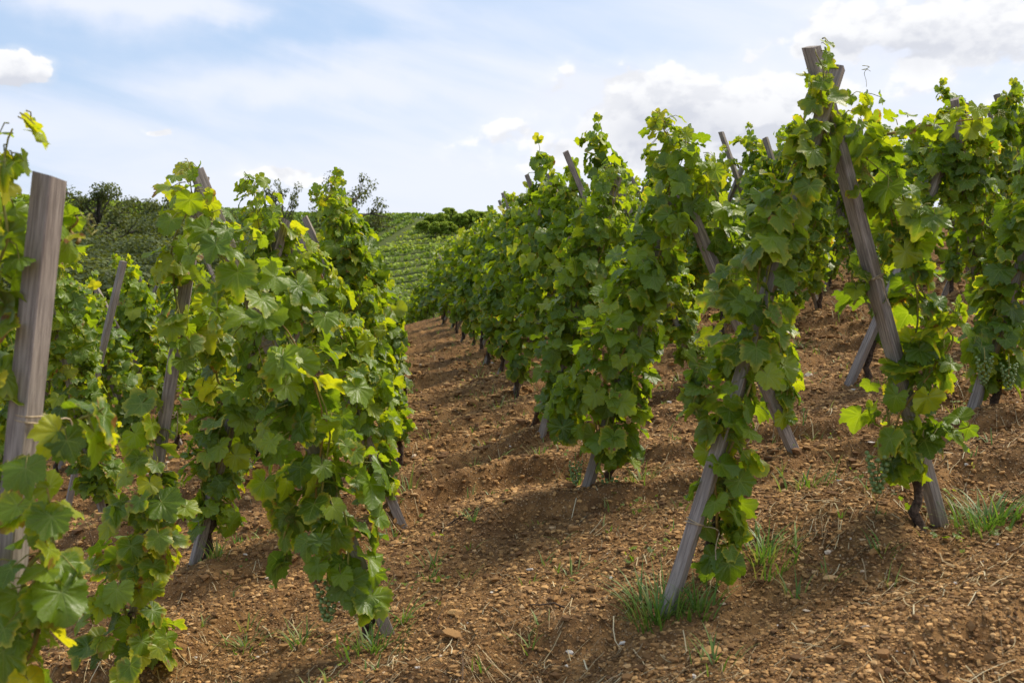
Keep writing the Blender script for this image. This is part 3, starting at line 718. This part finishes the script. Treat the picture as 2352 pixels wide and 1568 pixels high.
# ------------------------------------------------------------------ trees beyond the rows
def tree_parts(seed, H, Rc, dens, card, sparse=False, upright=False):
    rs = np.random.RandomState(seed); rg = random.Random(seed); tb = MB(); cl = []
    tb.tube([(0, 0, -.5), (rg.uniform(-.1, .1)*H*.3, 0, H*.3), (rg.uniform(-.1, .1)*H*.4, rg.uniform(-.1, .1)*H*.4, H*.75)], [H*.022, H*.016, H*.005], 6)
    nb = 17 if sparse else 16
    for i in range(nb):
        a = rg.uniform(0, 6.28); z0 = H*(rg.uniform(.66, .9) if sparse else rg.uniform(.22, .6)); rr = Rc*rg.uniform(.45, 1.0); z1 = min(H*.99, z0+H*(rg.uniform(.04, .2) if sparse else rg.uniform(.1, .42)))
        e = Vector((math.cos(a)*rr, math.sin(a)*rr, z1)); k1 = Vector((math.cos(a)*rr*.4, math.sin(a)*rr*.4, z0+(z1-z0)*.55))
        tb.tube([(0, 0, z0), k1, e], [H*.009, H*.006, H*.002], 5)
        cl.append((e, Rc*rg.uniform(.22, .36)*(.75 if sparse else 1)))
        for j in range(3):
            d = Vector((rg.uniform(-1, 1), rg.uniform(-1, 1), rg.uniform(-.3, .9)))*Rc*.35; e2 = k1.lerp(e, rg.uniform(.3, 1))+d
            tb.tube([k1.lerp(e, .5), e2], [H*.004, H*.0015], 4); cl.append((e2, Rc*rg.uniform(.16, .3)*(.7 if sparse else 1)))
    if not sparse:
        for i in range(26):
            a = rg.uniform(0, 6.28); f = rg.uniform(.12, 1); rr = Rc*math.sqrt(max(0, 1-(2*f-1)**2))*rg.uniform(.6, 1.)
            cl.append((Vector((math.cos(a)*rr, math.sin(a)*rr, H*(.15+.8*f))), Rc*rg.uniform(.2, .34)))
    pos, nrm, col = [], [], []
    for c, r in cl:
        n = int(dens*(r/(Rc*.3))**2)+3; d = rs.normal(size=(n, 3)); d /= np.linalg.norm(d, axis=1, keepdims=True)
        p = np.array(c)+d*r*(rs.uniform(0, 1, (n, 1))**.4)*np.array([1.15, 1.15, .7]); pos.append(p)
        nrm.append(d*.6+np.array([0, 0, .8])+rs.normal(0, .5, (n, 3)))
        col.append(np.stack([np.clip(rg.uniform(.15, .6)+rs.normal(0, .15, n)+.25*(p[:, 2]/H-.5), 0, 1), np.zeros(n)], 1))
    pos = np.concatenate(pos); n = len(pos); size = card*rs.uniform(.6, 1.4, n)
    return tb, pos, np.concatenate(nrm), rs.normal(size=(n, 3)), size, np.concatenate(col)
def make_tree(name, seed, H, Rc, dens, card, sparse=False, tone=0., mat='tree_leaf'):
    o = empty(name, (0, 0, 0)); tb, pos, nrm, tip, size, col = tree_parts(seed, H, Rc, dens, card, sparse); col[:, 0] = np.clip(col[:, 0]+tone, 0, 1)
    tb.build('trunk', M['tree_bark'], o); leaf_mesh('crown', pos, nrm, tip, size, col, 3, M[mat], o, seed)
    return o
def stand(o, px, pytop, Y, H, squash=1.0):
    d = ray(px, pytop); x = d.x*Y; zg = float(land(x, Y)); top = d.z*Y; s = max(.2, (top-zg)/H)
    o.location = (x, Y, zg-.1); o.scale = (s*squash, s*squash, s); return o
TT = [make_tree('wood_tree', 500+k, 10, 4.2, 420, .12) for k in range(4)]; used = set()
wood = [(-60, 482, 70, 1.), (10, 467, 78, 1.1), (70, 492, 62, 1.), (130, 482, 74, 1.), (215, 497, 66, .95), (262, 512, 58, 1.), (300, 490, 80, 1.), (345, 504, 70, 1.), (385, 482, 84, 1.), (430, 512, 66, 1.), (480, 532, 60, 1.), (170, 532, 52, 1.), (330, 547, 55, 1.), (250, 557, 50, 1.), (90, 552, 48, 1.1), (540, 542, 70, 1.), (-20, 552, 50, 1.), (600, 552, 62, 1.), (400, 562, 52, 1.), (470, 572, 48, 1.), (20, 587, 44, 1.1), (180, 597, 43, 1.1), (300, 602, 44, 1.1), (360, 612, 42, 1.1), (650, 560, 64, 1.), (420, 500, 95, 1.)]
for i, (px, py, Y, sq) in enumerate(wood):
    k = i % 4
    if k in used: o = copy_tree(TT[k])
    else: o = TT[k]; used.add(k)
    stand(o, px, py, Y, 10, sq*1.15); o.rotation_euler = (0, 0, i*1.7)
    tag(o, 'round dark green tree crowded into the wood beyond the left vines', 'tree', 'trees of the dense wood')
o = stand(make_tree('wood_tree', 551, 10, 2.2, 150, .10, True), 222, 432, 60, 10, .8); tag(o, 'tall loose-topped tree standing above the wood just right of the thick near stake', 'tree')
o = stand(make_tree('conifer_tree', 552, 10, 2.4, 120, .16), 345, 452, 110, 10, .8); tag(o, 'dark bluish tree on the skyline above the wood', 'tree')
o = stand(make_tree('conifer_tree', 553, 10, 2.4, 120, .16), 388, 445, 105, 10, .8); tag(o, 'dark tree touching the top leaves of the twice-tied vine on the skyline', 'tree')
o = stand(make_tree('sparse_tree', 561, 8, 1.7, 110, .085, True), 648, 438, 66, 8, .5); tag(o, 'thin airy young tree against the sky left of the tall sparse one', 'tree')
o = stand(make_tree('sparse_tree', 562, 8, 2.3, 150, .085, True), 790, 430, 60, 8, .62); tag(o, 'airy half-bare tree with open branches above the left row', 'tree')
bush = None
for i, (px, py, Y, sq) in enumerate([(990, 493, 164, 1.1), (1012, 487, 163, 1.0), (1035, 476, 166, .8), (1056, 489, 162, 1.), (1080, 480, 164, 1.), (1100, 484, 163, 1.1), (970, 506, 161, 1.1), (1000, 508, 158, 1.1), (1130, 484, 166, 1.1), (930, 499, 181, 1.8), (950, 499, 181, 1.8), (1030, 508, 158, 1.1)]):
    if bush is None: bush = o = make_tree('hill_bush', 571, 5, 2.2, 190,   .22, False, .1, 'far_leaf')
    else: o = copy_tree(bush)
    stand(o, px, py, Y, 5, sq); o.rotation_euler = (0, 0, i*2.1); tag(o, 'rounded bush in the clump on the far hilltop above the path', 'bush', 'bushes on the far hilltop')

# ------------------------------------------------------------------ far vineyards: rows of trained vines
def far_field(label, quad, dirn, pitch, seed, tone, hgt=1.3, step=.42, card=.55):
    rs = np.random.RandomState(seed); q = np.array(quad, float); c = q.mean(0); d = np.array(dirn, float); d /= np.linalg.norm(d); nn = np.array([-d[1], d[0]])
    L = np.abs((q-c)@d).max(); Wd = np.abs((q-c)@nn).max(); a = np.arange(-L, L, step); bb = np.arange(-Wd, Wd, pitch)
    A, B = np.meshgrid(a, bb); A = A.ravel(); B = B.ravel(); rep = 4; A = np.repeat(A, rep)+rs.uniform(-.3, .3, len(A)*rep); rowt = rs.normal(0, .06, 4000); rid_ = (np.repeat(B, rep)/pitch).astype(int) % 4000; B = np.repeat(B, rep)+rs.normal(0, .10, len(B)*rep)
    B = B+.8*np.sin(A*.05)
    x = c[0]+A*d[0]+B*nn[0]; y = c[1]+A*d[1]+B*nn[1]
    ins = np.ones(len(x), bool)
    for i in range(len(q)):
        p0, p1 = q[i], q[(i+1) % len(q)]; ins &= ((p1[0]-p0[0])*(y-p0[1])-(p1[1]-p0[1])*(x-p0[0])) > 0
    x, y, rid_ = x[ins], y[ins], rid_[ins]; n = len(x); z = land(x, y)+rs.uniform(.15, hgt, n)
    pos = np.stack([x, y, z], 1); nrm = rs.normal(0, .5, (n, 3))+np.array([0, -.35, .8]); tip = rs.normal(size=(n, 3))
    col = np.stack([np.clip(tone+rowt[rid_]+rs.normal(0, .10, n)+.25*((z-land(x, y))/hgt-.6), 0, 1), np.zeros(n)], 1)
    o = leaf_mesh('vineyard_field', pos, nrm, tip, card*rs.uniform(.6, 1.3, n), col, 3, M['far_leaf'], None, seed)
    tag(o, label, 'vineyard', kind='stuff'); return n
nf = far_field('dark green striped vineyard slope on the far hill beyond the left row', [(-34, 150), (-3, 150), (8, 189), (-42, 189)], (.42, 1), 2.2, 1, .22, .8, .35, .42)
nf += far_field('pale green vineyard slope below the far hilltop bushes', [(-4, 148), (26, 150), (30, 186), (10, 186), (1, 160)], (1, .30), 2.9, 2, .66, .7, .35, .40)
nf += far_field('bright vineyard field low on the far slope just above the end of the path', [(-18, 116), (26, 116), (26, 149), (-34, 156)], (1, .42), 3.0, 3, .5, .8, .32, .40)
nf += far_field('green vineyard on the hill crest above the wood at left', [(-125, 130), (-36, 130), (-44, 190), (-140, 190)], (.8, 1), 3.0, 4, .5, .8, .45, .5)
print('far leaves', nf)

# ------------------------------------------------------------------ stones, clods, straw and grass on the soil
def scatter_pts(n, rs, y0=3.0, y1=16.0):
    y = y0*(y1/y0)**(rs.uniform(0, 1, n)**1.05); x = rs.uniform(-.47, .76, n)*y
    return x, y
def rock_templates(k, seed):
    import bmesh
    out = []; rg = random.Random(seed)
    for i in range(k):
        bm = bmesh.new(); bmesh.ops.create_icosphere(bm, subdivisions=1, radius=1)
        sx, sy, sz = rg.uniform(.8, 1.4), rg.uniform(.55, 1.), rg.uniform(.45, .95)
        for v in bm.verts:
            v.co *= rg.uniform(.55, 1.3); v.co.x *= sx; v.co.y *= sy; v.co.z *= sz
        out.append((np.array([list(v.co) for v in bm.verts], np.float32), np.array([[v.index for v in f.verts] for f in bm.faces], np.int32))); bm.free()
    return out
def scatter_rocks(name, label, n, smin, smax, seed, y1=16., tk=1.):
    rs = np.random.RandomState(seed); T = rock_templates(10, seed); x, y = scatter_pts(n, rs, 2.2, y1); dens = perlin(x*1.6, y*1.6)+rs.uniform(-.5, .5, n)
    keep = dens > -.62; x, y = x[keep], y[keep]; n = len(x); z = ground(x, y); s = smin*(smax/smin)**(rs.uniform(0, 1, n)**2.0); s = s*np.clip(y/4.0, .9, 2.2)
    ang = rs.uniform(0, 6.28, n); which = rs.randint(0, len(T), n); tone = np.clip(rs.beta(1.5, 2.6, n)*.9*tk+np.where(rs.uniform(0, 1, n) < .02*(tk >= 1), .4, 0), 0, 1)
    vs, fs, cs = [], [], []; vo = 0
    for k, (V, Fc) in enumerate(T):
        i = np.where(which == k)[0]; c, s_ = np.cos(ang[i])[:, None], np.sin(ang[i])[:, None]
        X = V[None, :, 0]*c-V[None, :, 1]*s_; Y = V[None, :, 0]*s_+V[None, :, 1]*c; Z = np.repeat(V[None, :, 2], len(i), 0)
        w = np.stack([X, Y, Z], 2)*s[i][:, None, None]+np.stack([x[i], y[i], z[i]+s[i]*.15], 1)[:, None]
        vs.append(w.reshape(-1, 3)); fs.append((Fc[None]+vo+(np.arange(len(i))*len(V))[:, None, None]).reshape(-1, 3)); vo += len(i)*len(V)
        t4 = np.zeros((len(i), len(V), 4), np.float32); t4[..., 0] = tone[i][:, None]; t4[..., 3] = 1; cs.append(t4.reshape(-1, 4))
    vs = np.concatenate(vs); fs = np.concatenate(fs); me = bpy.data.meshes.new(name)
    me.vertices.add(len(vs)); me.vertices.foreach_set('co', vs.astype(np.float32).ravel()); me.loops.add(fs.size); me.loops.foreach_set('vertex_index', fs.astype(np.int32).ravel())
    me.polygons.add(len(fs)); me.polygons.foreach_set('loop_start', np.arange(0, fs.size, 3, dtype=np.int32)); me.update(calc_edges=True); me.polygons.foreach_set('use_smooth', np.zeros(len(fs), bool))
    a = me.color_attributes.new('tone', 'FLOAT_COLOR', 'POINT'); a.data.foreach_set('color', np.concatenate(cs).ravel()); me.materials.append(M['stone'])
    tag(link(bpy.data.objects.new(name, me)), label, 'gravel', kind='stuff')
scatter_rocks('soil_clods', 'small orange brown clods and gravel strewn over the soil', 190000, .0020, .014, 5)
scatter_rocks('broken_clods', 'rough broken clods of orange brown soil', 5200, .008, .030, 9, 14., .45)
scatter_rocks('pebbles', 'larger pale pebbles lying scattered over the soil between the rows', 1100, .010, .026, 6)
# single stones one can point to
def rock(px, py, size, label, tone, seed, flat=.55, long=1.3):
    import bmesh
    rg = random.Random(seed); g = G(px, py); bm = bmesh.new(); bmesh.ops.create_icosphere(bm, subdivisions=2, radius=1)
    ax = [Vector((rg.uniform(-1, 1), rg.uniform(-1, 1), rg.uniform(-1, 1))).normalized() for _ in range(14)]; dd = [rg.uniform(.45, .8) for _ in ax]
    for v in bm.verts:
        for a, d in zip(ax, dd):
            q = v.co.dot(a)
            if q > d: v.co -= a*(q-d)
        v.co.x *= long; v.co.z *= flat
    mb = MB(); mb.poly([v.co*size for v in bm.verts], [tuple(v.index for v in f.verts) for f in bm.faces], 0, (tone, 0, 0, 1)); bm.free()
    o = mb.build('stone', M['stone'], None, False, True); o.location = (g.x, g.y, g.z+size*flat*.15); o.rotation_euler = (rg.uniform(-.2, .2), rg.uniform(-.2, .2), rg.uniform(-.6, .6)); tag(o, label, 'stone')
for i, a in enumerate([(1217, 1330, .022, 'small white stone in the middle of the path', 1.), (1138, 1350, .032, 'rough brown stone left of the small white one', .2), (1322, 1362, .026, 'orange stone right of the small white one', .45),
          (1122, 1198, .038, 'long tan stone on the ridge crossing the path', .5), (1045, 1455, .036, 'rounded pinkish stone low on the path', .6), (1042, 1512, .045, 'large rough clod at the bottom edge of the path', .3),
          (905, 1405, .030, 'pinkish stone beside the bare sawn foot of the left stake', .65), (1180, 1130, .030, 'tan stone near the bare foot of the second stake on the right', .45), (1905, 1330, .036, 'flat grey tan stone right of the grassy front stake', .7),
          (1630, 1520, .045, 'large tan stone at the bottom right of the path', .5), (2065, 1375, .024, 'pale stone on open soil at lower right', .75), (1985, 1490, .020, 'small whitish stone at bottom right', .9),
          (1095, 1032, .055, 'flat tan stone with grass behind it, middle of the path', .5), (1115, 1110, .02, 'small orange stone up the path', .45), (1055, 895, .03, 'pale stone far up the path', .8),
          (1520, 955, .035, 'tan boulder-like stone behind the second vine right of the path', .5), (1408, 1140, .028, 'squarish brown clod beside the second trunk', .3), (1500, 1210, .024, 'tan stone just left of the front grassy stake', .5)]): rock(a[0], a[1], a[2]*.85, a[3], a[4], 700+i, .6 if i % 3 else .4)

def straw_bits(n, seed):
    rs = np.random.RandomState(seed); x, y = scatter_pts(n, rs, 2.2, 13.); cl = perlin(x*1.1+5, y*1.4)+rs.uniform(-.35, .35, n); k = cl > 0; x, y = x[k], y[k]; mb = MB(); z = ground(x, y)
    for i in range(len(x)):
        a = rs.normal(0, .8); L = rs.uniform(.03, .17); w = rs.uniform(.0008, .0022); dx, dy = math.cos(a), math.sin(a); pts = []; cv = rs.uniform(-.3, .3)
        for j in range(4):
            f = j/3-.5; ox = dx*L*f-dy*L*cv*f*f; oy = dy*L*f+dx*L*cv*f*f; pts.append((x[i]+ox, y[i]+oy))
        zz = ground([p[0] for p in pts], [p[1] for p in pts]); lift = rs.uniform(.003, .014)
        V = []
        for (px_, py_), z_ in zip(pts, zz):
            V += [(px_-dy*w, py_+dx*w, z_+lift), (px_+dy*w, py_-dx*w, z_+lift+.0015)]
        mb.poly(V, [(0, 1, 3, 2), (2, 3, 5, 4), (4, 5, 7, 6)], 0, (float(np.clip(rs.normal(.6, .25), 0, 1)), 0, 0, 1))
    tag(mb.build('straw_litter', M['straw'], None, True, True), 'dry straw and grass stalks lying on the soil', 'straw', kind='stuff')
straw_bits(24000, 8)
def blades(mb, cx, cy, n, L, spread, rs, tone, drop=.5, w=.0035):
    for i in range(n):
        a = rs.uniform(0, 6.28); r0 = min(abs(rs.normal(0, spread)), spread*1.3); bx, by = cx+math.cos(a)*r0, cy+math.sin(a)*r0; z0 = gz(bx, by)-.004
        h = L*rs.uniform(.5, 1.2); a2 = a+rs.normal(0, .6); lean = rs.uniform(.3, 1.1); V = []; ww = w*rs.uniform(.6, 1.3); sg = 5
        for j in range(sg+1):
            f = j/sg; hor = h*lean*f*(.5+.5*f); up = h*(f-drop*lean*f*f*.8); ww_ = ww*(1-f**1.6)+.0002; X, Y = bx+math.cos(a2)*hor, by+math.sin(a2)*hor
            V += [(X-math.sin(a2)*ww_, Y+math.cos(a2)*ww_, z0+max(up, .004)), (X+math.sin(a2)*ww_, Y-math.cos(a2)*ww_, z0+max(up, .004))]
        mb.poly(V, [(2*j, 2*j+1, 2*j+3, 2*j+2) for j in range(sg)], 0, (float(np.clip(tone+rs.normal(0, .16), 0, 1)), 0, 0, 1))
rs = np.random.RandomState(31)
for (px, py, n, L, sp, tone, lab) in [(1510, 1425, 120, .17, .07, .42, 'green grass tuft round the foot of the front right-leaning stake'), (1600, 1410, 60, .15, .06, .45, 'grass tuft right of the front stake foot'), (1750, 1300, 100, .13, .10, .5, 'pale grass patch below the front vine right of the path'),
        (2270, 1205, 130, .16, .10, .35, 'bright green grass tuft at the right edge, right of the thick stake'), (560, 1475, 36, .09, .06, .45, 'low green tuft between the two front vines at bottom left'), (690, 1490, 24, .11, .03, .4, 'upright weed below the hanging bunch'),
        (925, 1460, 16, .15, .02, .5, 'grass sprig beside the bare sawn stake foot'), (1000, 1305, 14, .10, .04, .3, 'dark green sprig at the left edge of the path'), (1088, 1235, 10, .09, .02, .35, 'small sprout on the ridge crossing the path'), (1860, 1115, 40, .12, .10, .45, 'grass patch between the front tents on the right'),
        (1105, 1030, 12, .10, .04, .4, 'sprout behind the flat tan stone'), (1470, 1140, 20, .16, .05, .55, 'dry grass beside the second trunk right of the path'), (1330, 1130, 12, .12, .03, .45, 'grass sprig at the foot of the second stake right of the path'), (940, 1180, 12, .18, .03, .5, 'tall thin grass at the left edge of the path'),
        (860, 1530, 70, .12, .10, .35, 'dark grass at the bottom edge left of the path'), (1640, 1550, 20, .10, .06, .4, 'grass sprig at the bottom edge right of centre'), (500, 1330, 26, .15, .05, .62, 'dry grass below the gap in the left row'), (1830, 830, 24, .14, .07, .45, 'grass strip between the second and first rows on the right')]:
    g = G(px, py); mb = MB(); blades(mb, g.x, g.y, n, L, sp, rs, tone); tag(mb.build('grass_tuft', M['grass'], None, True, True), lab, 'grass')
mb = MB()
for i in range(420):
    y = 3.2*(16/3.2)**rs.uniform(0, 1); x = rs.uniform(-.4, .64)*y; blades(mb, x, y, rs.randint(2, 8), rs.uniform(.04, .11), .03, rs, rs.uniform(.3, .7))
for i in range(260):                                                # weeds along the stake feet
    y = rs.uniform(5, 22); x = rs.choice([.97, 2.15, 3.06, 4.2, -.02, -2.1])+float(bend(y))+rs.normal(0, .15); blades(mb, x, y, rs.randint(3, 9), rs.uniform(.06, .16), .05, rs, rs.uniform(.3, .7))
tag(mb.build('weeds', M['grass'], None, True, True), 'thin grass and weeds scattered over the soil', 'weeds', kind='stuff')
# creeping broad-leaved weeds under the rows
rs = np.random.RandomState(77); n = 5200; y = 3.2*(24/3.2)**rs.uniform(0, 1, n); x = rs.choice([.97, 2.15, 3.06, 4.2, -.02, -1.15, -2.1], n)+bend(y)+rs.normal(0, .17, n)
k = perlin(x*2.1+8, y*1.7) > .12; x, y = x[k], y[k]; n = len(x)
tag(leaf_mesh('creeping_weeds', np.stack([x, y, ground(x, y)+rs.uniform(.008, .05, n)], 1), rs.normal(0, .45, (n, 3))+np.array([0, -.2, 1.]), rs.normal(size=(n, 3)), rs.uniform(.008, .020, n), np.stack([rs.uniform(0, .6, n), rs.uniform(0, .4, n)], 1), 2, M['leaf'], None, 5), 'small broad-leaved weeds creeping under the vine rows', 'weeds', kind='stuff')
# dark fallen twigs on the path
for i, (p, q, lab) in enumerate([((1010, 1250), (1110, 1215), 'dark cane prunings lying along the ridge in the path'), ((1300, 1440), (1210, 1450), 'fallen brown stick low on the path')]):
    a, c = G(*p), G(*q); mb = MB(); rg = random.Random(i); pts = []
    for k in range(7):
        v = a.lerp(c, k/6); v.x += rg.uniform(-.008, .008); v.z = gz(v.x, v.y)+.012; pts.append(v-a)
    mb.tube(pts, [.004*(1-.08*k) for k in range(7)], 5); o = mb.build('twig', M['bark']); o.location = a; tag(o, lab, 'twig')
